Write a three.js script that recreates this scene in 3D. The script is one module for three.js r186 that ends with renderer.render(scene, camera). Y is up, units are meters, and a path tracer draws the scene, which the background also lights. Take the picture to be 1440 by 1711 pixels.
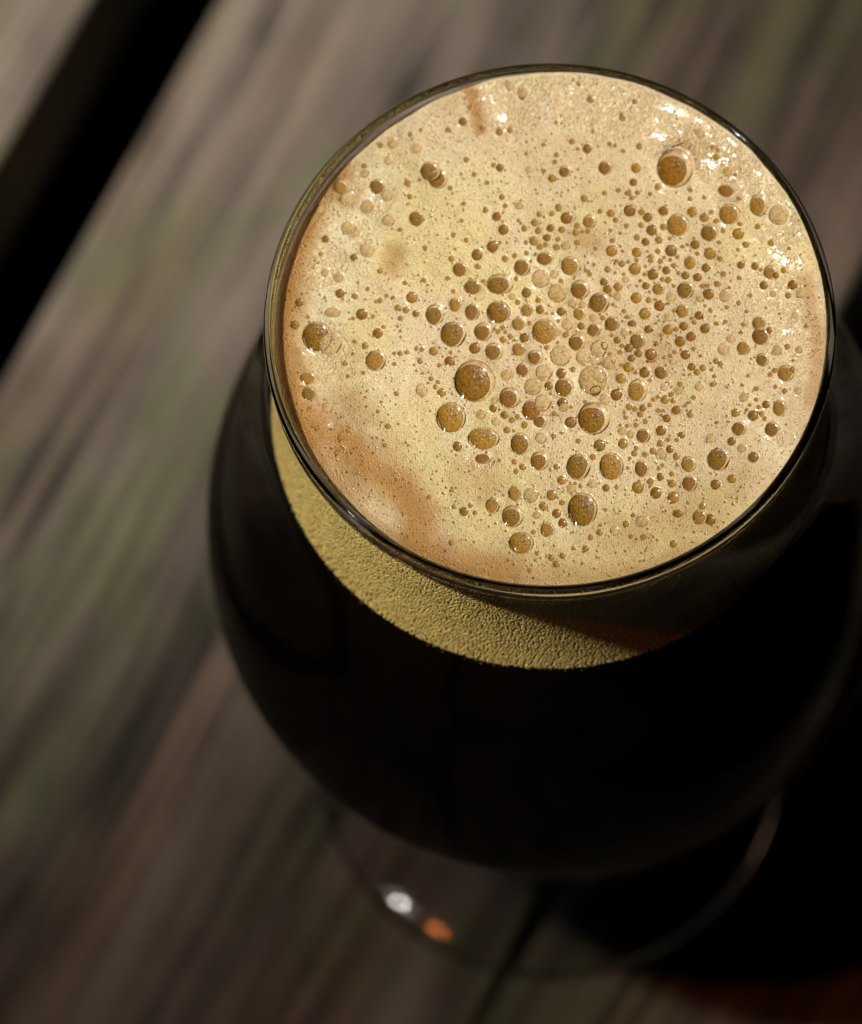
import * as THREE from 'three';
import { mergeGeometries } from 'three/addons/utils/BufferGeometryUtils.js';

// ---------------------------------------------------------------- camera, lamps, exposure (1 unit = 1 metre; CM turns centimetres into metres)
const CM = 0.01, R = Math.PI / 180;
const scene = new THREE.Scene();
scene.background = new THREE.Color(0, 0, 0);                      // night: nothing beyond the lamps
const camera = new THREE.PerspectiveCamera(2 * Math.atan(855.5 / 10000) / R, 862 / 1024, 0.02, 20);
camera.position.set(0, 87.97 * CM, 28.64 * CM);
camera.rotateX(-69.607 * R); camera.rotateY(1.134 * R);
camera.focus = 75.3 * CM; camera.userData.fStop = 15;
camera.updateMatrixWorld();
const renderer = new THREE.WebGLRenderer({ antialias: true });
renderer.toneMapping = THREE.LinearToneMapping;
renderer.toneMappingExposure = 1.0;
renderer.shadowMap.enabled = true;

const LAMPS = {
  key: { at: [-33, 84, 7], aim: [0.2, 17.5, -0.7], color: [1, 0.95, 0.86], intensity: 1.8, angle: 5.4, penumbra: 1, bulb: 1.5, glow: 190 },
  back: { at: [-33, 67, -29], aim: [-13, 0, -17], color: [1, 0.92, 0.80], intensity: 1.75, angle: 15.4, penumbra: 1, bulb: 1.5, glow: 6 },  // added unseen lamp that shapes the brightness falloff across the boards
  warm: { at: [-27, 95.5, 14], color: [1, 0.27, 0.06], intensity: 0.001, bulb: 1.5, glow: 85 },
};
// ---------------------------------------------------------------- helpers
function rng(seed) { let s = seed >>> 0; return () => { s = (s + 0x6d2b79f5) >>> 0; let t = s; t = Math.imul(t ^ (t >>> 15), t | 1); t ^= t + Math.imul(t ^ (t >>> 7), t | 61); return ((t ^ (t >>> 14)) >>> 0) / 4294967296; }; }
function hash(x, y, s) { let h = Math.imul(x, 374761393) + Math.imul(y, 668265263) + Math.imul(s, 982451653); h = Math.imul(h ^ (h >>> 13), 1274126177); return ((h ^ (h >>> 16)) >>> 0) / 4294967296; }
function vnoise(x, y, s) {
  const xi = Math.floor(x), yi = Math.floor(y), fx = x - xi, fy = y - yi, u = fx * fx * (3 - 2 * fx), v = fy * fy * (3 - 2 * fy);
  return (hash(xi, yi, s) * (1 - u) + hash(xi + 1, yi, s) * u) * (1 - v) + (hash(xi, yi + 1, s) * (1 - u) + hash(xi + 1, yi + 1, s) * u) * v;
}
function fbm(x, y, s, n = 4) { let a = 0, w = 0.5, t = 0; for (let k = 0; k < n; k++) { a += w * vnoise(x, y, s + k * 17); t += w; x *= 2.03; y *= 2.03; w *= 0.5; } return a / t; }
function cells(x, y, s) {                                          // distance to the nearest of one jittered point per cell
  const xi = Math.floor(x), yi = Math.floor(y); let d = 9;
  for (let j = -1; j < 2; j++) for (let i = -1; i < 2; i++) {
    const px = xi + i + 0.15 + 0.7 * hash(xi + i, yi + j, s), py = yi + j + 0.15 + 0.7 * hash(xi + i, yi + j, s + 1);
    d = Math.min(d, (px - x) ** 2 + (py - y) ** 2);
  }
  return Math.sqrt(d);
}
const clamp = (x, a = 0, b = 1) => Math.min(b, Math.max(a, x)), smooth = (a, b, x) => { const t = clamp((x - a) / (b - a)); return t * t * (3 - 2 * t); }, mix = (a, b, t) => a + (b - a) * t;
const toByte = (c) => 255 * (c <= 0.0031308 ? 12.92 * c : 1.055 * Math.pow(clamp(c), 1 / 2.4) - 0.055);
function texture(w, h, fill, srgb) {                               // fill(i, j) returns [r, g, b] (linear) for a colour map, one number for a height map
  const d = new Uint8Array(w * h * 4);
  for (let j = 0, k = 0; j < h; j++) for (let i = 0; i < w; i++, k += 4) {
    const c = fill(i, j);
    if (srgb) { d[k] = toByte(c[0]); d[k + 1] = toByte(c[1]); d[k + 2] = toByte(c[2]); } else d[k] = d[k + 1] = d[k + 2] = 255 * clamp(c);
    d[k + 3] = 255;
  }
  const t = new THREE.DataTexture(d, w, h); t.magFilter = THREE.LinearFilter; t.minFilter = THREE.LinearMipmapLinearFilter; t.generateMipmaps = true;
  t.wrapS = t.wrapT = THREE.RepeatWrapping; if (srgb) t.colorSpace = THREE.SRGBColorSpace; t.needsUpdate = true; return t;
}
const taken = {};
function numbered(name) { const n = taken[name] = (taken[name] ?? -1) + 1; return n ? `${name}_${String(n).padStart(3, '0')}` : name; }
function part(name, geometry, material, parent) {
  const m = new THREE.Mesh(geometry, material); m.name = name; m.castShadow = m.receiveShadow = true; parent.add(m); return m;
}
function thing(name, label, category, [x, y, z] = [0, 0, 0]) {
  const g = new THREE.Group(); g.name = name; g.position.set(x * CM, y * CM, z * CM); g.userData = { label, category }; scene.add(g); return g;
}
const rgb = (r, g, b) => new THREE.Color().setRGB(r, g, b);
const lathe = (points, seg = 160) => new THREE.LatheGeometry(points.map(([r, y]) => new THREE.Vector2(r * CM, y * CM)), seg);
function curve(points, n) {                                        // a smooth profile through [r, y] points, in cm
  return new THREE.CatmullRomCurve3(points.map(([r, y]) => new THREE.Vector3(r, y, 0)), false, 'centripetal').getPoints(n).map((p) => [p.x, p.y]);
}

// ---------------------------------------------------------------- lamps (out of frame): a shade, a bulb and its light
function pendant(name, label, L, spot) {
  const g = thing(name, label, 'lamp', L.at);
  const from = new THREE.Vector3(...L.at), to = new THREE.Vector3(...(L.aim ?? [0, 10, 0])), dir = to.clone().sub(from).normalize();
  const q = new THREE.Quaternion().setFromUnitVectors(new THREE.Vector3(0, -1, 0), dir); g.quaternion.copy(q);
  const b = L.bulb, bulb = part('bulb', new THREE.SphereGeometry(b * CM, 40, 24), new THREE.MeshStandardMaterial({ color: 0xffffff, roughness: 0.4, emissive: rgb(...L.color), emissiveIntensity: L.glow ?? 30 }), g);
  const shade = curve([[b * 0.9, b * 2.2], [b * 1.3, b * 2.0], [b * 2.2, b * 0.8], [b * 2.9, -b * 0.6]], 30);
  part('lamp_shade', lathe([[0.01, b * 2.25], ...shade, ...shade.map(([r, y]) => [r + 0.12, y + 0.03]).reverse(), [0.01, b * 2.4]], 64), new THREE.MeshStandardMaterial({ color: rgb(0.03, 0.03, 0.03), roughness: 0.6 }), g);
  part('cord', new THREE.CylinderGeometry(0.25 * CM, 0.25 * CM, 30 * CM, 10).translate(0, (b * 2.3 + 15) * CM, 0), new THREE.MeshStandardMaterial({ color: rgb(0.02, 0.02, 0.02), roughness: 0.7 }), g);
  const light = spot ? new THREE.SpotLight(rgb(...L.color), L.intensity, 0, L.angle * R, L.penumbra, 2) : new THREE.PointLight(rgb(...L.color), L.intensity, 0, 2);
  light.name = name + '_light'; light.castShadow = true; light.shadow.radius = b * 1.06 * CM / 0.02; light.position.set(0, 0, 0); g.add(light);
  if (spot) { light.target.position.set(0, -1, 0); g.add(light.target); }
  return g;
}
pendant('pendant_lamp', 'bright white pendant lamp hanging to the left above the glass', LAMPS.key, true);
pendant('pendant_lamp_001', 'added warm white lamp, unseen, behind the glass to light the far boards', LAMPS.back, true);
pendant('warm_lamp', 'small orange lamp hanging to the left above the table edge', LAMPS.warm, false);

// ---------------------------------------------------------------- the table: weathered boards with open gaps
const alongX = -0.445, alongZ = 0.895;                             // the way the boards run; they lie side by side along (0.895, 0.445)
const table = thing('wooden_table', 'weathered brown wooden table of wide boards with open black gaps', 'table');
const WOOD_W = 11.56, WOOD_L = 56;
const woodMap = texture(1024, 2048, (i, j) => {
  const x = i / 1024 * 26, y = j / 2048 * WOOD_L;                  // cm across and along
  const bend = 1.3 * (fbm(x * 0.12, y * 0.05, 5, 3) - 0.5);
  const fine = fbm((x + bend) * 9, y * 0.35, 11, 4), broad = fbm((x + bend) * 1.1, y * 0.09, 23, 4), patch = fbm(x * 0.33, y * 0.3, 31, 4), spot = fbm(x * 1.1, y * 0.8, 71, 3);
  const line = smooth(0.60, 0.74, fbm((x + bend) * 2.6, y * 0.12, 41, 3));
  const mid = fbm((x + bend) * 3.4, y * 0.2, 37, 3), v = 0.60 + 0.6 * (broad - 0.5) + 0.5 * (mid - 0.5) + 1.0 * (fine - 0.5) + 0.35 * (patch - 0.5) + 0.45 * (spot - 0.5);
  const t = clamp(v, 0.06, 1.1) * (1 - 0.4 * line);
  const moss = 0.75 * smooth(0.42, 0.64, fbm(x * 0.8 + 7, y * 0.45 + 3, 53, 5)) * (0.4 + 0.6 * smooth(0.35, 0.6, fine)), red = smooth(0.5, 0.7, fbm(x * 0.5, y * 0.16, 61, 3));
  const c = [0.30 * t, 0.25 * t, 0.205 * t];
  return [mix(c[0], 0.215 * t, moss) * (1 + 0.12 * red), mix(c[1], 0.25 * t, moss), mix(c[2], 0.12 * t, moss) * (1 - 0.05 * red)];
}, true);
const woodBump = texture(1024, 1024, (i, j) => { const x = i / 1024 * 26, y = j / 1024 * WOOD_L; return 0.5 * fbm(x * 8, y * 0.4, 11, 4) + 0.5 * fbm(x * 2.6, y * 0.12, 41, 3); });
const wood = new THREE.MeshStandardMaterial({ map: woodMap, bumpMap: woodBump, bumpScale: 0.0009, roughness: 0.78 });
function board(from, to, shift, skew = 0) {                                  // from/to: cm across the boards
  const w = (to - from) * CM, h = 3 * CM, l = WOOD_L * CM, s = new THREE.Shape(), e = 0.15 * CM;
  s.moveTo(-w / 2 + e, 0); s.lineTo(w / 2 - e, 0); s.quadraticCurveTo(w / 2, 0, w / 2, -e); s.lineTo(w / 2, -h); s.lineTo(-w / 2, -h); s.lineTo(-w / 2, -e); s.quadraticCurveTo(-w / 2, 0, -w / 2 + e, 0);
  const g = new THREE.ExtrudeGeometry(s, { depth: l, bevelEnabled: false, curveSegments: 6 }).translate(0, 0, -l / 2), p = g.attributes.position, uv = g.attributes.uv;
  for (let k = 0; k < p.count; k++) uv.setXY(k, (p.getX(k) / CM + shift) / 26, p.getZ(k) / CM / WOOD_L + 0.5 + shift * 0.37);
  const m = part('board', g, wood, table), c = (from + to) / 2;
  m.rotation.y = Math.atan2(alongX, alongZ) + skew; m.position.set((0.895 * c - 2.5 * alongX * (skew ? 1 : 0)) * CM, 0, (0.445 * c - 2.5 * alongZ * (skew ? 1 : 0)) * CM);
}
board(-24.0, -12.42, 14); board(-10.56, 0.80, 0.6); board(1.62, 13.18, 7.3, -5.9 * R);               // the last one lies askew, so its gap closes towards the foot
for (const s of [-1, 1]) {                                         // battens that hold the boards together from below
  const b = part('batten', new THREE.BoxGeometry(52 * CM, 3 * CM, 6 * CM), wood, table);
  b.rotation.y = Math.atan2(alongX, alongZ); b.position.set((0.895 * 1.5 + alongX * 22 * s) * CM, -4.48 * CM, (0.445 * 1.5 + alongZ * 22 * s) * CM);
}

// ---------------------------------------------------------------- the glass
const RIM_Y = 17.8, WALL = 0.105;
const outer = curve([[0.55, 5.12], [1.2, 5.3], [2.45, 5.92], [3.62, 6.87], [4.42, 8.1], [4.8, 9.4], [4.85, 10.3], [4.74, 11.6], [4.42, 12.95], [4.02, 14.1], [3.76, 15.0], [3.63, 15.9], [3.60, 16.8], [3.62, 17.72]], 120);
const innerAt = (y) => { for (let k = 1; k < outer.length; k++) if (outer[k][1] >= y && outer[k][1] > outer[k - 1][1]) { const t = (y - outer[k - 1][1]) / (outer[k][1] - outer[k - 1][1]); return mix(outer[k - 1][0], outer[k][0], t) - WALL; } return 3.515; };
const inner = outer.map(([r, y], k) => { const a = outer[Math.max(0, k - 1)], b = outer[Math.min(outer.length - 1, k + 1)], l = Math.hypot(b[0] - a[0], b[1] - a[1]); return [Math.max(0.02, r - WALL * (b[1] - a[1]) / l), y + WALL * (b[0] - a[0]) / l]; });
const glass = thing('beer_glass', 'stemmed round-bellied clear beer glass full of black stout on table', 'glass');
const pane = new THREE.MeshPhysicalMaterial({ color: 0xffffff, roughness: 0.0, transmission: 1, thickness: 0, ior: 1.5, specularIntensity: 0.24 });
const solid = new THREE.MeshPhysicalMaterial({ color: 0xffffff, roughness: 0.0, transmission: 1, thickness: 0.005, ior: 1.5 });
const COLLAR = 17.4, below = (p) => p.filter(([, y]) => y < COLLAR), above = (p) => p.filter(([, y]) => y >= COLLAR && y < RIM_Y - 0.1);
part('bowl', lathe([...below(outer), ...below(inner).reverse()], 220), pane, glass);
const bead = []; for (let k = 0; k <= 14; k++) { const a = k / 14 * Math.PI; bead.push([3.567 + 0.062 * Math.cos(a), RIM_Y - 0.075 + 0.075 * Math.sin(a)]); }
part('rim', lathe([...above(outer), ...bead, ...above(inner).reverse(), above(outer)[0]], 260), solid, glass);   // the thick, rounded lip of the bowl
part('stem', lathe([[0.01, 0.95], ...curve([[0.62, 0.95], [0.50, 1.6], [0.45, 2.8], [0.48, 4.2], [0.58, 5.08]], 24), [0.01, 5.08]], 60), solid, glass);
part('foot', lathe([[0.01, 0.16], [2.6, 0.12], ...curve([[3.1, 0.02], [3.40, 0.02], [3.54, 0.10], [3.56, 0.20], [3.53, 0.25], [3.40, 0.298], [3.2, 0.346], [2.9, 0.405], [2.1, 0.55], [1.2, 0.82], [0.62, 0.94]], 50), [0.01, 0.94]], 200), solid, glass);

// ---------------------------------------------------------------- the beer
const FOAM_BOTTOM = 14.95;
const beer = thing('dark_beer', 'black opaque stout filling the belly of the glass', 'beer', [0, 5.2, 0]);
const stout = new THREE.MeshPhysicalMaterial({ color: rgb(0.004, 0.0022, 0.0012), roughness: 0.12, specularIntensity: 0.0 });
const fill = inner.filter(([, y]) => y < FOAM_BOTTOM).map(([r, y]) => [Math.max(0.01, r - 0.012), y - 5.2 + 0.012]);
part('liquid', lathe([[0.001, fill[0][1]], ...fill, [innerAt(FOAM_BOTTOM) - 0.02, FOAM_BOTTOM - 5.2], [0.001, FOAM_BOTTOM - 5.2]], 160), stout, beer);

// ---------------------------------------------------------------- the foam
// places of the bubbles on the foam, each [x, z, half width, half length, kind] in hundredths of a millimetre; kind 0 amber, 1 pale and shallow, 2 amber and deep
const BUBBLES = [
  [-946,675,261,287,2], [1611,-2248,230,266,0], [564,1184,203,218,2], [417,2401,188,222,0], [-1241,1178,189,203,0], [-2950,49,189,204,0], [546,666,175,188,1], [-829,1457,203,147,0],
  [-1219,21,163,176,0], [782,1831,151,182,0], [367,1831,151,176,0], [-60,-30,157,169,0], [-627,-668,167,144,0], [-645,-287,150,151,2], [-353,2848,156,141,0], [1648,-1470,144,155,0],
  [-2779,150,144,154,1], [2130,1741,140,151,0], [-460,2494,135,145,0], [-500,899,133,142,2], [-211,1072,132,142,0], [2303,-1608,133,143,0], [-362,1528,123,149,0], [144,313,131,141,1],
  [1118,798,118,153,0], [-2202,387,128,138,0], [635,-399,128,138,2], [2922,-1496,127,137,1], [2669,-1672,111,155,0], [-1454,-246,116,143,0], [-1529,-2233,123,132,0], [-1426,-2131,123,132,0],
  [269,-905,119,128,0], [392,-590,119,128,2], [191,757,118,127,2], [-122,1757,116,124,0], [102,-533,116,125,1], [-839,-10,114,123,2], [-108,-729,114,123,1], [-701,257,112,120,0],
  [2686,66,110,119,2], [-207,747,109,117,1], [2046,-1359,109,117,0], [2992,602,106,114,0], [1734,-558,107,115,0], [-65,543,106,114,1], [353,140,106,114,2], [628,237,104,112,1],
  [-79,971,104,112,1], [-346,-884,103,111,0], [-975,-622,110,100,0], [-2201,-2002,99,106,0], [-978,-287,90,113,0], [1117,145,95,102,0], [1755,1798,94,101,0], [1765,2066,94,101,0],
  [1165,1865,88,108,0], [-1699,-1566,95,102,0], [-51,-998,107,90,0], [-1136,-859,94,101,0], [-179,329,93,100,0], [2809,1346,92,99,0], [-2320,-1132,93,100,1], [2264,-1904,111,82,0],
  [-711,2354,90,97,0], [2905,1068,83,106,0], [795,-101,90,97,2], [428,355,90,97,1], [1887,2514,88,94,0], [-235,2220,88,94,1], [-22,2668,88,94,0], [-2570,-1437,88,95,1],
  [-3060,604,101,82,0], [1186,1427,87,93,0], [2813,-782,87,94,0], [2665,-110,87,94,0], [2394,1315,87,93,0], [-436,2187,78,101,0], [719,-2264,87,94,0], [632,600,85,92,1],
  [-2335,-1733,85,92,1], [-2670,-2002,85,92,0], [-2592,-1844,85,92,1], [513,-1517,85,91,0], [-3049,821,84,91,0], [2464,228,83,90,0], [-335,518,83,90,2], [-116,1224,83,89,2],
  [-1193,-385,76,97,0], [-833,1737,101,70,0], [2699,391,81,87,0], [-393,-122,81,87,0], [567,-19,81,87,0], [1694,-280,81,87,0], [-387,231,81,87,0], [1418,559,81,87,2],
  [-1613,789,75,88,1], [-2760,-288,102,64,1], [-2080,-1881,77,82,1], [-2052,-1547,77,82,1], [204,-2212,77,83,0], [-284,-307,76,82,0], [385,-255,76,82,0], [1392,-579,76,82,0],
  [755,442,76,82,1], [1790,-939,69,90,0], [1028,-1674,75,81,0], [220,-1560,75,80,0], [1089,-868,74,80,0], [1553,-1105,74,80,0], [2048,-1063,74,80,0], [632,1546,73,78,0],
  [1113,2120,73,78,0], [2207,239,73,79,1], [-726,-1169,72,77,0], [1214,-239,71,77,0], [1287,324,71,76,0], [848,859,71,76,2], [2410,-1330,71,77,0], [-1749,-476,71,76,0],
  [-2387,-261,71,76,0], [1160,2572,74,71,1], [795,-1117,71,76,0], [270,1243,73,71,0], [1338,2196,69,74,0], [1557,2260,69,74,0], [-105,1450,71,72,1], [-925,-1056,69,74,0],
  [-948,216,68,74,0], [579,813,68,73,2], [-2484,-1381,68,73,1], [-2806,1034,64,75,1], [2025,-513,68,71,0], [230,-112,67,72,1], [1106,-460,67,72,0], [1317,-785,67,72,0],
  [1400,-342,67,72,0], [-548,594,66,71,1], [2228,-484,65,72,1], [1406,1673,70,65,1], [167,981,64,69,2], [1205,559,64,69,2], [1658,135,65,69,0], [-2015,-2610,65,70,1],
  [-1707,-2554,65,70,1], [-587,-1407,65,69,0], [-344,-3250,65,70,1], [1307,-1405,65,69,0], [-2689,-756,64,69,1], [702,928,63,70,1], [3192,-461,64,69,1], [2880,278,64,69,1],
  [2569,1148,64,68,0], [2568,1711,63,68,0], [2018,2548,63,67,2], [28,2213,63,67,0], [-2181,8,63,67,0], [2045,1447,63,64,1], [1507,-18,62,66,0], [-1265,394,62,66,0],
  [149,559,62,66,2], [906,640,62,66,0], [1408,1352,61,66,0], [928,1528,60,65,0], [3089,-587,61,65,2], [2087,2074,60,64,0], [1111,-2262,60,64,0], [-507,-3335,60,65,1],
  [1828,-1658,60,64,0], [1459,-1677,60,64,0], [1930,-2657,60,64,1], [2275,-2136,60,64,1], [-294,-539,59,64,0], [1114,-1095,59,64,0], [1553,-465,59,63,1], [1977,-49,59,63,0],
  [1001,493,59,63,0], [1800,62,57,64,0], [2457,888,58,62,1], [-317,62,57,61,0], [1859,-1188,57,62,0], [-863,1133,57,61,1], [1723,314,57,61,0], [816,2701,56,61,1],
  [273,2126,56,61,1], [210,-1173,60,57,1], [-2373,-2178,56,61,1], [486,-2525,56,61,0], [-673,-1587,56,60,0], [1983,-1576,56,60,0], [1258,-1581,56,60,0], [-2669,-541,56,60,0],
  [-1160,1562,55,60,0], [873,-620,55,59,0], [-1364,836,54,58,0], [1599,1073,54,58,0], [-201,-1241,54,58,0], [543,2059,53,57,1], [-72,2367,53,57,0], [91,2461,53,57,0],
  [166,2588,53,57,0], [-1074,2434,53,57,0], [737,-586,52,59,0], [1612,2474,63,47,0], [2723,-610,52,56,2], [2350,1092,52,56,0], [2300,1488,52,56,0], [2295,2000,52,56,0],
  [2420,1587,52,56,1], [-122,-312,52,56,0], [149,-286,52,56,0], [292,-399,52,56,1], [1994,-872,52,56,0], [1903,-228,52,56,0], [1707,-75,52,56,0], [1518,-193,52,56,1],
  [-1470,258,52,56,0], [-674,1224,52,56,1], [-8,737,52,56,2], [177,1042,52,56,1], [1007,237,52,56,2], [1463,931,52,56,0], [1896,738,52,56,1], [2303,95,50,57,1],
  [1888,-738,51,55,0], [-2939,-1687,51,55,1], [-1114,-2905,51,55,0], [-2868,-820,51,55,1], [-3185,-426,51,55,0], [-3240,-115,51,55,0], [154,2012,50,54,0], [915,1363,54,51,1],
  [863,-490,48,56,1], [-387,-1731,52,51,1], [1229,-1243,50,53,0], [1489,-836,50,53,0], [1731,-764,50,53,0], [1255,-19,49,53,2], [1480,1190,49,53,0], [37,-2114,49,53,0],
  [-256,-2230,50,51,1], [1540,2073,48,51,0], [58,-784,46,54,1], [553,-193,48,51,1], [92,-9,48,51,1], [693,-692,48,51,0], [1396,-1266,48,51,0], [-712,1047,47,51,0],
  [-570,1143,47,51,2], [1634,804,47,51,1], [1802,473,47,51,0], [-2076,-2361,48,51,1], [-2866,-1290,48,51,0], [-636,-2269,48,51,0], [1076,-2072,48,51,0], [785,-1637,48,51,0],
  [16,-1425,48,51,0], [2436,-909,47,50,0], [3152,303,46,50,1], [2732,1012,46,50,0], [3138,857,46,50,1], [-642,-2754,46,50,0], [-30,-1287,46,49,0], [1226,-625,46,49,0],
  [694,201,46,49,2], [1126,309,46,49,0], [1396,1979,45,49,0], [1518,1603,45,49,0], [2616,-878,44,50,0], [1047,-101,52,41,2], [712,2120,44,47,0], [1016,1407,44,47,1],
  [-160,2481,44,47,1], [1666,1413,47,44,0], [-698,941,43,48,1], [949,21,44,48,1], [118,-1708,44,48,0], [-188,-1496,44,48,0], [1553,2874,42,46,0], [417,-384,42,47,1],
  [401,-86,43,46,0], [1914,-449,43,46,1], [861,125,43,46,0], [1040,375,43,46,2], [1178,1047,43,46,0], [1450,763,43,46,1], [1570,401,43,46,1], [973,-719,45,43,1],
  [-352,-3203,43,46,0], [-1701,-260,42,45,0], [-2497,-1031,42,46,0], [570,416,42,45,1], [444,-1832,41,47,0], [-474,-493,42,44,1], [-586,97,42,44,0], [-2339,178,40,45,0],
  [3108,-163,43,42,1], [2876,-732,41,44,2], [2838,-486,41,44,1], [2786,-3,41,44,2], [-1821,-2062,41,44,1], [336,-1360,41,44,0], [161,-1401,41,44,0], [935,-2907,41,44,0],
  [1399,1529,40,43,0], [1599,1697,40,43,0], [1270,2039,40,43,1], [91,3134,40,43,0], [-2635,1440,40,43,1], [1458,-1445,42,43,0], [1179,-1657,42,42,1], [92,-1153,40,43,1],
  [741,-863,40,43,0], [922,-937,40,43,0], [1512,-702,40,43,1], [1778,1132,40,43,0], [1944,488,40,43,0], [-314,1276,38,44,1], [2816,-1157,42,40,1], [2133,-2342,38,44,0],
  [-319,-1420,39,42,0], [-142,-1383,39,42,0], [-1930,-339,39,42,0], [-1825,-310,39,42,0], [1871,546,37,43,0], [-122,-1158,40,41,1], [2503,-1174,39,41,0], [2137,-648,38,41,0],
  [202,29,41,38,1], [-566,-1004,38,41,0], [-537,1341,38,41,0], [-475,1204,38,41,1], [1004,1027,38,41,1], [629,2715,38,40,0], [1919,2374,38,40,0], [1178,2781,38,40,1],
  [-336,1838,38,41,0], [453,2928,37,40,0], [3029,-448,37,40,0], [-506,-2769,38,40,0], [-815,-1676,37,40,0], [527,-3146,38,41,0], [2649,-1386,37,40,1], [1388,-2007,37,40,0],
  [-2479,-502,37,40,1], [1153,-2555,37,41,0], [290,-2624,38,39,0], [-1249,-1004,36,39,0], [1263,-424,36,39,0], [-1640,394,36,39,0], [547,1698,36,38,1], [1012,-1926,38,37,0],
  [3011,240,35,39,0], [-606,-1855,36,38,0], [1304,1630,35,38,0], [1069,1663,35,38,0], [960,2608,35,38,0], [91,1831,35,38,0], [166,3021,35,38,0], [22,3054,35,38,0],
  [-912,-902,36,37,0], [1150,1134,36,37,0], [2214,-789,37,36,1], [2109,396,35,37,0], [3067,558,35,37,2], [-495,54,33,38,0], [-443,1770,34,36,0], [160,2314,34,36,1],
  [353,-1218,35,36,1], [-2172,-2579,34,37,1], [-2375,-2290,34,37,1], [849,-1541,34,37,0], [-129,-1616,34,37,0], [353,-1458,34,37,1], [-1068,-2391,34,37,0], [-865,-2811,34,37,0],
  [1120,-1304,34,37,0], [1172,-1470,34,37,0], [1095,-3098,34,37,0], [-2155,-443,34,36,0], [-2039,1279,34,36,0], [2850,557,36,33,0], [-592,-66,33,36,1], [-141,-441,33,36,0],
  [-403,-415,33,36,1], [1290,-1038,33,36,0], [1290,-986,33,36,1], [1381,-1110,33,36,1], [1413,-966,33,36,1], [300,518,33,36,2], [2978,-793,32,38,0], [2178,-996,34,35,0],
  [1655,712,33,35,1], [2069,708,35,33,0], [-1306,-2799,32,37,1], [2971,844,32,35,0], [491,-1385,32,35,1], [1567,939,31,35,0], [-442,-1043,32,35,1], [62,1125,31,35,1],
  [1581,-904,35,32,1], [2672,1130,31,35,0], [1203,1677,31,34,1], [516,2781,31,34,0], [886,-1961,32,34,1], [-1227,-1336,32,34,0], [2415,-1789,31,34,1], [2169,435,30,35,0],
  [-1062,-1261,30,35,0], [-1228,2850,33,31,0], [-963,-2186,32,33,1], [1077,1055,31,33,1], [-1889,287,31,33,0], [-1271,-2000,33,31,1], [897,293,30,34,1], [777,-2588,30,34,0],
  [54,1419,32,31,0], [1541,856,29,34,1], [2610,788,33,30,1], [-1790,-1875,31,33,0], [-1789,-2741,31,33,0], [649,-1659,31,33,0], [30,-1623,31,33,0], [806,-1258,31,33,0],
  [-2590,432,30,33,0], [-46,-1189,31,33,1], [-1617,231,30,33,0], [-36,196,30,33,0], [808,411,30,33,2], [1541,1939,30,32,0], [-417,1898,30,32,0], [677,-187,32,31,1],
  [2429,-1459,33,31,0], [2133,-1528,32,31,1], [-2165,-836,32,31,0], [995,-193,38,26,2], [365,1484,31,31,1], [-405,1156,29,32,1], [1806,-1951,33,30,1], [2150,-2427,29,33,1],
  [986,-1459,30,32,1], [1947,-617,32,30,1], [148,-697,29,32,1], [1269,1007,28,32,0], [-717,-2312,30,31,1], [2417,-739,29,31,0], [2792,608,29,31,0], [2713,1198,29,31,1],
  [1799,-1834,30,31,0], [-1905,-1411,31,29,0], [-1497,636,28,32,0], [-651,-11,28,32,1], [-1295,-740,31,29,1], [93,-2440,29,31,0], [1132,-1933,29,31,0], [1055,-1859,29,31,0],
  [-563,-1731,29,31,0], [109,-1268,29,31,1], [-1895,-196,29,31,0], [-2923,-1078,29,31,0], [-1937,835,29,31,0], [2085,-2469,28,32,1], [-1839,-669,29,30,0], [512,-796,29,31,1],
  [-1392,451,28,31,0], [1286,416,47,18,2], [1377,1083,28,30,1], [961,1174,28,30,1], [1092,1276,28,30,1], [1210,1235,28,30,1], [-1442,754,27,32,0], [1610,-28,30,29,0],
  [2554,-491,27,32,1], [2409,-396,29,30,0], [-292,-1075,29,30,0], [-1225,-555,27,32,1], [1439,-713,28,31,0], [854,-974,29,29,0], [-993,2354,28,30,0], [1841,-131,27,31,1],
  [705,-1911,27,31,0], [2012,-625,28,30,1], [919,205,28,30,1], [2049,-297,26,31,0], [2123,-119,30,27,0], [1824,889,27,30,1], [-299,-1226,27,29,0], [376,-3337,27,30,0],
  [1293,-1914,27,29,0], [-1810,274,27,29,0], [-1599,-709,27,29,0], [-1589,-1159,27,29,0], [2217,-1379,27,30,0], [2163,-1218,28,28,1], [1886,-1065,28,28,1], [1311,931,26,28,1],
  [1363,171,27,29,0], [-421,-739,26,30,0], [-798,-2069,29,27,1], [2465,-98,28,27,0], [1371,894,25,29,1], [-2942,1302,26,28,1], [1697,-1155,28,27,1], [1216,-788,26,27,1],
  [2640,1036,27,26,1], [2612,937,25,27,0], [2856,776,25,27,0], [1531,330,26,27,1], [1091,1591,26,27,0], [978,1294,27,26,1], [-1656,-2802,26,28,0], [71,-2339,26,28,0],
  [2074,-1650,26,27,0], [-1991,-480,25,27,0], [-2071,-507,25,27,0], [-1966,432,25,27,1], [-2551,604,25,27,0], [1022,2774,25,27,0], [1378,1858,25,27,1], [1500,1475,25,27,0],
  [1607,1475,25,27,0], [-936,2448,25,27,0], [-1200,2374,25,27,0], [-246,3220,25,27,1], [-1514,2240,25,27,0], [-2247,-223,26,27,1], [-200,2707,25,27,1], [-2360,552,25,28,1],
  [1114,-989,24,28,0], [-561,-5,24,28,1], [-841,-704,26,26,1], [-255,-133,24,28,0], [467,-840,26,26,0], [3248,-1,27,25,0], [810,-370,24,28,1], [-2473,117,25,26,0],
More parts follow.
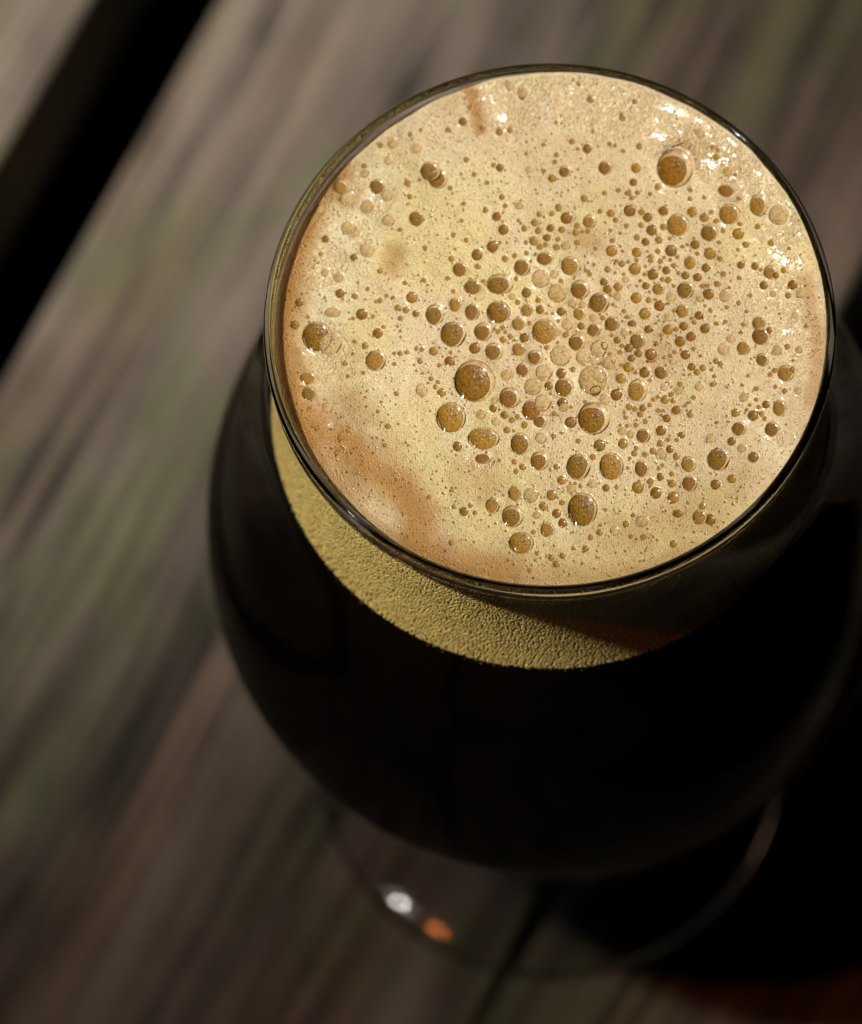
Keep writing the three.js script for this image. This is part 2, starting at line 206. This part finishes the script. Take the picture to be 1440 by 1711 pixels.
  [301,2923,26,25,1], [-1415,680,25,26,0], [2090,600,25,26,0], [945,-2500,25,27,1], [-1095,-1774,27,25,0], [-1119,-1533,26,25,0], [-2316,-602,24,28,0], [949,-279,25,26,0],
  [2235,-137,24,27,1], [791,59,23,27,1], [-2111,-74,24,27,1], [451,967,23,26,1], [-2076,1532,24,26,0], [767,314,26,24,1], [2505,-276,26,24,0], [-1687,221,25,25,0],
  [2435,725,24,26,1], [1646,-801,24,25,0], [-1252,267,23,26,1], [1542,-981,24,26,0], [1633,-1017,24,26,1], [1586,279,24,26,0], [1832,228,24,26,0], [-78,-2582,24,26,0],
  [781,-1397,24,26,0], [-2496,-206,24,25,0], [-1967,287,24,25,0], [1416,60,23,25,1], [-2688,1652,23,26,0], [1586,-620,24,25,0], [911,466,24,25,1], [1422,1822,23,25,1],
  [1008,-966,25,23,0], [2403,-1117,23,25,0], [2432,9,23,25,0], [2255,-336,23,25,0], [558,-2745,23,26,1], [1539,-1278,23,25,0], [-65,-2215,23,25,1], [-699,-47,24,24,1],
  [844,2113,23,24,0], [-1233,2153,23,24,0], [392,2086,23,24,0], [-153,2994,22,24,0], [589,-1141,22,26,1], [2375,-2088,24,23,0], [781,-501,22,25,1], [2055,512,24,22,0],
  [-1028,-3095,25,23,1], [3047,-1064,24,23,1], [110,-163,22,24,1], [1162,-698,23,23,0], [2687,-827,22,24,0], [-1664,-2107,22,24,0], [366,-2529,22,24,0], [1982,-1839,22,24,0],
  [2493,1063,22,23,0], [636,2620,22,22,1], [1030,22,22,24,1], [273,1038,22,23,1], [704,2416,22,23,1], [421,-1376,22,23,1], [1013,1726,22,22,0], [-2541,1352,21,23,0],
  [1274,665,21,24,1], [1748,967,21,23,0], [1096,560,21,23,1], [102,131,23,22,1], [-3038,1019,21,23,1], [90,-2875,21,24,0], [987,1858,22,22,0], [-2493,299,21,23,1],
  [1736,2326,21,23,0], [1352,-103,21,23,1], [1514,-372,22,21,0], [-177,-1058,20,24,1], [-237,-965,22,21,0], [1414,1151,20,23,1], [1582,-282,20,24,1], [945,1106,20,23,1],
  [2530,999,21,22,0], [2512,602,21,22,0], [2118,1229,21,22,0], [569,-925,21,23,1], [1461,-1017,21,23,0], [1227,-904,21,23,0], [945,-795,21,23,1], [1457,365,21,22,0],
  [157,1379,22,21,1], [-630,1752,20,23,1], [1916,326,22,21,0], [655,445,20,23,0], [1412,-885,20,23,0], [1344,-429,20,23,0], [-2990,1273,20,23,0], [837,-818,20,22,1],
  [-399,-1535,21,21,1], [-454,1355,21,21,1], [-367,-1494,20,22,0], [908,-1360,20,22,0], [-291,-2455,21,22,0], [-2211,-429,20,22,0], [-2167,1075,20,22,0], [-1924,1992,20,22,0],
  [1715,1009,22,20,1], [1435,1084,21,21,0], [-3074,-210,20,21,1], [-1896,-19,20,22,1], [1609,1820,20,21,1], [1053,2488,20,21,0], [845,-2564,20,21,1], [3083,440,20,21,0],
  [323,2056,20,21,1], [906,-1177,21,20,1], [1262,2109,20,21,1], [1761,-1185,20,21,0], [1778,578,21,20,1], [1811,-186,20,21,0], [-626,-1226,21,19,1], [2289,-605,21,19,0],
  [891,1283,20,19,0], [1842,-1275,20,20,1], [1980,-357,19,20,0], [937,-1111,19,21,0], [16,849,19,20,0], [1701,582,20,19,1], [1271,-538,20,19,1], [-2422,1913,20,19,1],
  [-2957,-961,20,19,1], [-433,101,20,19,0], [-2129,949,19,20,0], [2913,-207,20,18,1], [-742,2481,18,19,0], [-1202,-1139,17,18,0], [40,-261,17,18,0], [1252,-1111,17,18,0],
  [1394,-142,17,18,0], [1116,-625,17,18,0], [2251,1216,16,17,0],
];
const foam = thing('foam_head', 'tan beer foam dotted with amber bubbles on top of the stout', 'foam', [0, FOAM_BOTTOM, 0]);
const FOAM_Y = 17.5, FOAM_R = 3.502, MM = 0.1;
const CLUSTERS = [[1.40,-2.70,0.34], [1.63,-2.53,0.27], [2.17,-2.32,0.42], [2.35,-1.94,0.31], [2.48,-2.61,0.23], [2.82,-2.19,0.23], [3.08,-1.77,0.23], [2.85,-1.52,0.42], [2.92,-1.27,0.27], [3.26,-1.23,0.14], [2.68,-0.45,0.24], [2.83,0.04,0.23], [3.20,0.25,0.19], [2.98,-0.20,0.19], [-0.76,-3.20,0.29], [-0.64,-2.91,0.23], [-0.52,-2.82,0.20], [-2.72,0.37,0.29], [-2.94,0.53,0.23], [-2.43,-1.40,0.19], [-2.89,-0.87,0.32], [-2.52,-2.11,0.27], [-2.28,-1.86,0.31], [1.48,-3.37,0.17], [1.87,-3.16,0.17], [2.17,-2.90,0.17], [2.47,-2.27,0.19], [-0.14,-3.46,0.31], [0.32,-3.37,0.46], [1.02,-3.29,0.46], [0.79,-3.03,0.46], [2.96,1.51,0.14], [-0.89,1.75,0.17], [0.32,1.27,0.12], [-0.37,-3.12,0.31]];   // where wet froth stands in beads, [x, z, radius] in cm
function foamLevel(x, z) {                                         // height of the foam over its mean level, cm, without the bubbles
  const r = Math.hypot(x, z), a = Math.atan2(z, x);
  const left = smooth(2.98, 3.22, r + 0.16 * (fbm(x * 2.3, z * 2.3, 301, 3) - 0.5)) * smooth(0.84, 0.95, -x / Math.max(r, 0.01));
  const lift = 0.22 * smooth(2.5, 3.55, r) * smooth(0.1, 0.8, (x * 0.75 - z * 0.65) / Math.max(r, 0.01));
  return 0.12 * (fbm(x * 0.8 + 5, z * 0.8, 311, 3) - 0.5) + 0.05 * (fbm(x * 2.6, z * 2.6, 317, 3) - 0.5) + lift + 0.04 * smooth(3.3, 3.47, r) - 0.05 * left + CLUSTERS.reduce((s, [cx, cz, cr]) => s + 0.035 * Math.exp(-2.2 * ((x - cx - 0.12) ** 2 + (z - cz + 0.12) ** 2) / (cr * cr + 0.01)), 0);
}
// stains: strokes of darker, wetter foam [x0, z0, x1, z1, half width, strength] in cm
const STAINS = [];
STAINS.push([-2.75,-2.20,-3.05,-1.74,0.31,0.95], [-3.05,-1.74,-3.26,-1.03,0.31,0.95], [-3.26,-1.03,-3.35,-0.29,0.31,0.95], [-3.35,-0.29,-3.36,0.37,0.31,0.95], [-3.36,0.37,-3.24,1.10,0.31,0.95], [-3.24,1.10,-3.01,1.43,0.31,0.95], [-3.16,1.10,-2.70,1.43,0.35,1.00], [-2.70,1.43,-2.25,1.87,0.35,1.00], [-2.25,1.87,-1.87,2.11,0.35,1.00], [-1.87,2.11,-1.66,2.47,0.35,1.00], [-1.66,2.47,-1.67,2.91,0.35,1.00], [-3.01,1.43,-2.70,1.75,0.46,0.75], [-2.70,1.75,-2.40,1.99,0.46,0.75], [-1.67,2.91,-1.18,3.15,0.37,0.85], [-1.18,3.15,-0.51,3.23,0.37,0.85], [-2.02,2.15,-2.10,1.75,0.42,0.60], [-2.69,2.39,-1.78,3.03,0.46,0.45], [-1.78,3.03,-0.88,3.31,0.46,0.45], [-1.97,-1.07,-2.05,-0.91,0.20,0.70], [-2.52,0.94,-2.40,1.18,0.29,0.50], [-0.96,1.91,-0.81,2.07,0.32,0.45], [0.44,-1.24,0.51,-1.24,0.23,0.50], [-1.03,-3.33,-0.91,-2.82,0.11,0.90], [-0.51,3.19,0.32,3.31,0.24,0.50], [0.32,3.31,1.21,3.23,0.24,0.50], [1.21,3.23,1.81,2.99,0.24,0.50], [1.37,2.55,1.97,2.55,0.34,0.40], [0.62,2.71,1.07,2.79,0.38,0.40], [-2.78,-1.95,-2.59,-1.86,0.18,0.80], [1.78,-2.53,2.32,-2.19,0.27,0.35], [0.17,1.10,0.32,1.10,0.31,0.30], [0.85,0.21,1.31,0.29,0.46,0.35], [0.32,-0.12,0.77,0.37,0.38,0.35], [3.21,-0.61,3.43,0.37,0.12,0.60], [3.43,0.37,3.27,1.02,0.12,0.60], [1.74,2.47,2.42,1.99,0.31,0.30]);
// drier, whiter froth, given the same way
const PALE = [[-2.29,-2.11,-2.73,-0.95,0.46,0.90], [-2.73,-0.95,-2.92,-0.29,0.46,0.90], [-0.60,-3.25,0.32,-3.20,0.42,0.80], [0.32,-3.20,1.40,-3.03,0.42,0.80], [2.09,-2.44,2.62,-2.02,0.37,0.90], [2.62,-2.02,3.00,-1.52,0.37,0.90], [2.68,-0.45,2.90,0.04,0.27,0.70], [2.90,0.04,3.24,0.25,0.27,0.70], [-1.16,1.02,-1.19,1.35,0.23,0.80], [-1.19,1.35,-0.89,1.75,0.23,0.80], [0.24,0.70,0.24,1.27,0.23,0.70], [-0.29,-1.11,0.09,-0.70,0.20,0.60], [-1.68,-2.62,-0.75,-1.94,0.46,0.50], [0.17,2.63,0.47,2.71,0.27,0.60], [2.81,1.43,3.03,1.67,0.27,0.60], [-2.39,2.23,-2.09,2.47,0.23,0.60], [-1.66,0.04,-2.11,0.70,0.46,0.40]];
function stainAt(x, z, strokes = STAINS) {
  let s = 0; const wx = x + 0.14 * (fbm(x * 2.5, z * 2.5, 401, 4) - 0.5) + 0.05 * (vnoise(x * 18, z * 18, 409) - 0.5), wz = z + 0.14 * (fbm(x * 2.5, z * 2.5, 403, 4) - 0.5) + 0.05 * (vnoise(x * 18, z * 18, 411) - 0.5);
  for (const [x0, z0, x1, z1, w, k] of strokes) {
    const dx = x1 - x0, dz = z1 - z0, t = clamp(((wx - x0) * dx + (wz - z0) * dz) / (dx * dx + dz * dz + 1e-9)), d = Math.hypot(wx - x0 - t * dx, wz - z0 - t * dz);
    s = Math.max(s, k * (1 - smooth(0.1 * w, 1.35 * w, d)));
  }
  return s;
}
const rand = rng(77), specks = [];                                 // tiny pits all over
for (let k = 0; k < 5200; k++) { const a = rand() * 2 * Math.PI, r = 3.44 * Math.sqrt(rand()), q = rand(); specks.push([r * Math.cos(a), r * Math.sin(a), 0.005 + 0.014 * q * q * q]); }
const TEX = 2048, speckMask = new Float32Array(TEX * TEX), texPer = TEX / (2 * 3.6);
for (const [x, z, r] of specks) {
  const ci = (x + 3.6) * texPer, cj = (z + 3.6) * texPer, rr = r * texPer;
  for (let j = Math.floor(cj - rr - 1); j <= cj + rr + 1; j++) for (let i = Math.floor(ci - rr - 1); i <= ci + rr + 1; i++) if (i >= 0 && j >= 0 && i < TEX && j < TEX) speckMask[j * TEX + i] = Math.max(speckMask[j * TEX + i], 1 - smooth(0.5, 1.15, Math.hypot(i + 0.5 - ci, j + 0.5 - cj) / rr));
}
const foamMap = texture(TEX, TEX, (i, j) => {
  const x = (i + 0.5) / texPer - 3.6, z = (j + 0.5) / texPer - 3.6;
  if (x * x + z * z > 12.5) return [0.5, 0.38, 0.18];
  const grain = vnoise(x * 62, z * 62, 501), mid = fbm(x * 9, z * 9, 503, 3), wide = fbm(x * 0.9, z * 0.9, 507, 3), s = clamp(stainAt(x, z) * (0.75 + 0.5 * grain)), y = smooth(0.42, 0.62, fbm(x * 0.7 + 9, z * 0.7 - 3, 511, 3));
  const fineGrain = vnoise(x * 120, z * 120, 513), k = 0.70 + 0.26 * grain + 0.34 * fineGrain + 0.20 * (mid - 0.5) + 0.16 * (wide - 0.5), p = speckMask[j * TEX + i] * 0.85;
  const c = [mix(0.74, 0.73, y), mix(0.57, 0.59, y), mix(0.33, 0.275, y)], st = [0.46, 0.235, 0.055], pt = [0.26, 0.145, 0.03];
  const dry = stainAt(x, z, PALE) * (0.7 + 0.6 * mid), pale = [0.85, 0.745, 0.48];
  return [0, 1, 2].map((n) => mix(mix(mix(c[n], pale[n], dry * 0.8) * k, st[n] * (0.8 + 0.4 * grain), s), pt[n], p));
}, true);
const foamBump = texture(TEX, TEX, (i, j) => {
  const x = (i + 0.5) / texPer, z = (j + 0.5) / texPer;
  if ((x - 3.6) ** 2 + (z - 3.6) ** 2 > 12.5) return 0.5;
  const a = cells(x * 34, z * 34, 601), b = cells(x * 70, z * 70, 607);
  return 0.65 * Math.sqrt(Math.max(0, 1 - (a / 0.75) ** 2)) + 0.35 * Math.sqrt(Math.max(0, 1 - (b / 0.75) ** 2)) - 0.4 * speckMask[j * TEX + i];
});
const froth = new THREE.MeshPhysicalMaterial({ map: foamMap, bumpMap: foamBump, bumpScale: 0.00012, roughness: 0.5, clearcoat: 0.6, clearcoatRoughness: 0.14 });

const N = 760, lift = new Float32Array((N + 1) * (N + 1)), px = new Float32Array(lift.length), pz = new Float32Array(lift.length);
for (let j = 0; j <= N; j++) for (let i = 0; i <= N; i++) {        // a square grid bent into a disc
  const u = 2 * i / N - 1, v = 2 * j / N - 1, k = j * (N + 1) + i; let r, t;
  if (u === 0 && v === 0) { r = t = 0; } else if (Math.abs(u) > Math.abs(v)) { r = u; t = Math.PI / 4 * v / u; } else { r = v; t = Math.PI / 2 - Math.PI / 4 * u / v; }
  px[k] = FOAM_R * r * Math.cos(t); pz[k] = FOAM_R * r * Math.sin(t); lift[k] = foamLevel(px[k], pz[k]);
}
const buckets = new Map();                                         // grid points by 2 mm square, to find those under a bubble
for (let k = 0; k < px.length; k++) { const b = Math.floor(px[k] / 0.2) * 1000 + Math.floor(pz[k] / 0.2); if (!buckets.has(b)) buckets.set(b, []); buckets.get(b).push(k); }
function near(x, z, r, f) {
  for (let a = Math.floor((x - r) / 0.2); a <= Math.floor((x + r) / 0.2); a++) for (let b = Math.floor((z - r) / 0.2); b <= Math.floor((z + r) / 0.2); b++) for (const k of buckets.get(a * 1000 + b) ?? []) f(k);
}
const bubbles = BUBBLES.map(([x, z, a, b, kind]) => ({ x: x / 1000, z: z / 1000, a: a / 1000, b: b / 1000, kind, y: foamLevel(x / 1000, z / 1000) }));
const DEPTH = [0.30, 0.15, 0.34];
const dents = [];
for (const q of bubbles) near(q.x, q.z, 1.5 * Math.max(q.a, q.b), (k) => {
  const d = Math.hypot((px[k] - q.x) / q.a, (pz[k] - q.z) / q.b);
  if (d < 0.985) dents.push([k, q.y - DEPTH[q.kind] * Math.min(q.a, q.b) * Math.pow(1 - d * d, 0.4) - 0.015]);
  else if (d < 1.5) dents.push([k, null, q.y, (1 - smooth(1.0, 1.5, d)) * 0.8]);
});
for (const [k, y, level, w] of dents) if (y === null) lift[k] = mix(lift[k], level, w);
for (const [k, y] of dents) if (y !== null) lift[k] = Math.min(lift[k], y);
for (const [x, z, r] of specks) near(x, z, r, (k) => { const d = Math.hypot(px[k] - x, pz[k] - z) / r; if (d < 1) lift[k] -= 0.8 * r * Math.sqrt(1 - d * d); });
const top = new THREE.BufferGeometry();
{
  const pos = new Float32Array(lift.length * 3), uv = new Float32Array(lift.length * 2), idx = new Uint32Array(N * N * 6); let n = 0;
  for (let k = 0; k < lift.length; k++) { pos[3 * k] = px[k] * CM; pos[3 * k + 1] = (FOAM_Y - FOAM_BOTTOM + lift[k]) * CM; pos[3 * k + 2] = pz[k] * CM; uv[2 * k] = (px[k] + 3.6) / 7.2; uv[2 * k + 1] = (pz[k] + 3.6) / 7.2; }
  for (let j = 0; j < N; j++) for (let i = 0; i < N; i++) { const a = j * (N + 1) + i, b = a + 1, c = a + N + 1, d = c + 1; idx.set([a, c, b, b, c, d], n); n += 6; }
  top.setAttribute('position', new THREE.BufferAttribute(pos, 3)); top.setAttribute('uv', new THREE.BufferAttribute(uv, 2)); top.setIndex(new THREE.BufferAttribute(idx, 1)); top.computeVertexNormals();
}
part('foam_top', top, froth, foam);
// the side of the foam against the glass, and the small bubbles pressed against it
const sideMat = new THREE.MeshPhysicalMaterial({ color: rgb(0.86, 0.67, 0.22), roughness: 0.6 });
const sidePts = []; for (let k = 0; k <= 24; k++) { const y = mix(FOAM_BOTTOM + 0.005, FOAM_Y - 0.12, k / 24); sidePts.push([innerAt(y) - 0.05, y - FOAM_BOTTOM]); }
part('foam_side', lathe([[0.01, 0.005], ...sidePts], 200), sideMat, foam);
const tiny = new THREE.IcosahedronGeometry(1, 1), sideBubbleMat = new THREE.MeshPhysicalMaterial({ color: 0xffffff, roughness: 0.4, clearcoat: 0.7, clearcoatRoughness: 0.1 });
function scatter(name, material, places) {                         // places: [x, y, z, radius, colour] in cm over the foam's bottom
  const im = new THREE.InstancedMesh(tiny, material, places.length), m = new THREE.Matrix4();
  places.forEach(([x, y, z, r, c], k) => { im.setMatrixAt(k, m.makeScale(r * CM, r * CM, r * CM).setPosition(x * CM, y * CM, z * CM)); im.setColorAt(k, c); });
  im.name = name; im.userData = { kind: 'stuff' }; im.castShadow = im.receiveShadow = true; foam.add(im); return im;
}
{
  const places = [], pitch = 0.045, rr = rng(91);
  for (let y = FOAM_BOTTOM - 0.07, row = 0; y < FOAM_Y - 0.1; y += pitch * 0.87, row++) {
    const R0 = innerAt(y), n = Math.floor(2 * Math.PI * R0 / pitch);
    for (let k = 0; k < n; k++) {
      if (row < 2 && rr() < 0.6 - 0.3 * row) continue;
      const a = (k + 0.5 * (row % 2) + 0.8 * (rr() - 0.5)) / n * 2 * Math.PI, r = pitch * (0.40 + 0.12 * rr()), q = R0 - 0.012 - r, t = 0.78 + 0.4 * rr(), w = rr();
      places.push([q * Math.cos(a), y - FOAM_BOTTOM + 0.7 * pitch * (rr() - 0.5), q * Math.sin(a), r, rgb(mix(0.88, 0.83, w) * t, mix(0.69, 0.66, w) * t, mix(0.23, 0.20, w) * t)]);
    }
  }
  scatter('wall_bubbles', sideBubbleMat, places);
}
{
  const places = [], rr = rng(131);
  for (let k = 0; k < 90000; k++) {
    const a = rr() * 2 * Math.PI, r = 3.46 * Math.sqrt(rr()), x = r * Math.cos(a), z = r * Math.sin(a);
    const edge = smooth(2.2, 3.4, r), packed = CLUSTERS.some(([cx, cz, cr]) => Math.hypot(x - cx, z - cz) < cr * (0.65 + 0.6 * vnoise(x * 5, z * 5, 703))), want = packed ? 0.95 : 0.05 + 0.25 * edge * smooth(0.35, 0.62, fbm(x * 1.3, z * 1.3, 701, 3)) * smooth(1.2, -1.6, z - 0.3 * x);
    if (rr() > want) continue;
    if (bubbles.some((q) => Math.abs(q.x - x) < q.a + 0.03 && Math.abs(q.z - z) < q.b + 0.03 && Math.hypot((x - q.x) / (q.a + 0.02), (z - q.z) / (q.b + 0.02)) < 1)) continue;
    const R0 = (packed ? 0.010 : 0.008) + 0.013 * rr() ** 2, t = 0.85 + 0.35 * rr(), s = stainAt(x, z);
    places.push([x, FOAM_Y - FOAM_BOTTOM + foamLevel(x, z) - 0.25 * R0, z, R0, rgb(mix(0.70, 0.46, s) * t, mix(0.55, 0.25, s) * t, mix(0.32, 0.07, s) * t)]);
  }
  scatter('froth_beads', new THREE.MeshPhysicalMaterial({ color: 0xffffff, roughness: 0.18, clearcoat: 1, clearcoatRoughness: 0.05 }), places);
}
// the bubbles: an amber cup sunk in the foam with a thin clear film over it
const cupMap = texture(256, 256, (i, j) => {
  const x = i / 256 * 22, y = j / 256 * 22, g = vnoise(i * 0.13, j * 0.13, 801), d = cells(x, y, 803), b = fbm(x * 0.25, y * 0.25, 807, 3);
  const k = 0.5 + 0.75 * g + 0.5 * (b - 0.5) + 0.9 * (1 - smooth(0.10, 0.22, d)) * (hash(Math.floor(x), Math.floor(y), 811) < 0.4 ? 1 : 0);
  return [k, k * (0.93 + 0.14 * b), k * 0.95];
}, true);
const cupBump = texture(256, 256, (i, j) => { const d = cells(i / 256 * 22, j / 256 * 22, 803); return Math.sqrt(Math.max(0, 1 - (d / 0.8) ** 2)); });
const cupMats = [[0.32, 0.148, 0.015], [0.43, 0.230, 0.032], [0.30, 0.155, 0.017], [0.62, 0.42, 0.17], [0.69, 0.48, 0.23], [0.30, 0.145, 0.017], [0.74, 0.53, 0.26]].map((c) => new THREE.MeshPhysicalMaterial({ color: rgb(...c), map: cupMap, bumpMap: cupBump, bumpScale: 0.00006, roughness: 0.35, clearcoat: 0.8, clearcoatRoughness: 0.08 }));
const filmMat = new THREE.MeshPhysicalMaterial({ color: 0xffffff, roughness: 0.03, transmission: 1, thickness: 0, ior: 1.33 });
function cap(rings, seg, depth, wobble, seed, lip) {               // a bowl of unit radius, depth below 0 (or a dome, depth above 0)
  const g = new THREE.BufferGeometry(), p = [0, depth, 0], uv = [0.5, 0.5], idx = [], r0 = rng(seed), ph = [r0() * 6, r0() * 6];
  for (let k = 1; k <= rings; k++) for (let s = 0; s < seg; s++) {
    const f = k / rings, a = s / seg * 2 * Math.PI, w = 1 + wobble * (Math.sin(2 * a + ph[0]) + 0.6 * Math.sin(3 * a + ph[1])) * f, d = Math.sin(f * Math.PI / 2), r = lip ? d : f;
    const y = lip ? depth * Math.pow(Math.cos(f * Math.PI / 2), 0.8) : depth * (1 - f * f); p.push(r * w * Math.cos(a), y, r * w * Math.sin(a)); uv.push(0.5 + 0.5 * f * Math.cos(a), 0.5 + 0.5 * f * Math.sin(a));
    const n = 1 + (k - 1) * seg + s, m = 1 + (k - 1) * seg + (s + 1) % seg;
    if (k === 1) idx.push(0, m, n); else idx.push(n - seg, m - seg, n, m - seg, m, n);
  }
  g.setAttribute('position', new THREE.Float32BufferAttribute(p, 3)); g.setAttribute('uv', new THREE.Float32BufferAttribute(uv, 2)); g.setIndex(idx); g.computeVertexNormals(); return g;
}
const fit = (g, f) => { const u = g.attributes.uv; for (let k = 0; k < u.count; k++) u.setXY(k, u.getX(k) * f, u.getY(k) * f); return g; };   // keep the speckle at its real size in small bubbles
const FITS = [0.22, 0.4, 0.75];
const cups = [0, 1, 2].map((kind) => FITS.map((f, c) => [0, 1, 2, 3].map((v) => fit(cap(8, 28, -DEPTH[kind], 0.02 + 0.03 * v, 900 + 7 * v, true), f)))), films = [0, 1, 2, 3].map((v) => cap(5, 28, 0.2, 0.02 + 0.03 * v, 900 + 7 * v, false));
function amberPatch(depth, wobble, seed, k, sx, sz) {              // a round patch of the same bowl, off its middle, just proud of it
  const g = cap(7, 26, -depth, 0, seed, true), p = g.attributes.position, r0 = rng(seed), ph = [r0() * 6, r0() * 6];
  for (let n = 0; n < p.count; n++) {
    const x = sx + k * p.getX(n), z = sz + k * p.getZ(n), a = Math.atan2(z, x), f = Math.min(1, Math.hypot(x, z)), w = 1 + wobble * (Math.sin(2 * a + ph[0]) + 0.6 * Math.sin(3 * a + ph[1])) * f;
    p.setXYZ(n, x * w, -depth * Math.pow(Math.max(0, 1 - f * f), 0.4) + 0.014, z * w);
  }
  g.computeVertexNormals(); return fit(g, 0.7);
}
const amberPatches = [0, 1, 2].map((kind) => [0, 1, 2, 3].map((v) => amberPatch(DEPTH[kind], 0.02 + 0.03 * v, 900 + 7 * v, [0.86, 0.80, 0.90, 0.84][v], [-0.11, -0.16, -0.07, -0.12][v], [0.02, 0.05, 0.02, -0.03][v])));
const br = rng(1001), rest = [];
const order = bubbles.map((q) => q).sort((p, q) => q.a * q.b - p.a * p.b);
order.forEach((q, n) => {
  const v = Math.floor(br() * 4), mat = cupMats[q.kind === 1 ? 3 + Math.floor(br() * 2) : q.kind === 2 ? 5 : Math.floor(br() * 3)], y = (FOAM_Y - FOAM_BOTTOM + q.y + 0.002);
  const s = Math.min(q.a, q.b) * CM, cup = cups[q.kind][q.a < 0.07 ? 0 : q.a < 0.13 ? 1 : 2][v];
  if (n >= 300) { rest.push(cup.clone().scale(q.a * CM, s, q.b * CM).translate(q.x * CM, y * CM, q.z * CM)); return; }
  const litSide = q.kind !== 1 && q.a > 0.075;
  const b = part(n ? `bubble_${String(n).padStart(3, '0')}` : 'bubble', cup, litSide ? cupMats[6] : mat, foam);
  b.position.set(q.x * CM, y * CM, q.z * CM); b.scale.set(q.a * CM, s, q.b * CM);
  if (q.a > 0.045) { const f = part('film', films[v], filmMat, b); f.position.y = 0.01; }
  if (litSide) {                                                    // amber patch set left; the pale crescent at right paints the lit inner wall
part('amber_patch', amberPatches[q.kind][v], mat, b);
  }
});
const small = part('small_bubbles', mergeGeometries(rest), cupMats[1], foam); small.userData = { kind: 'stuff' };

renderer.render(scene, camera);
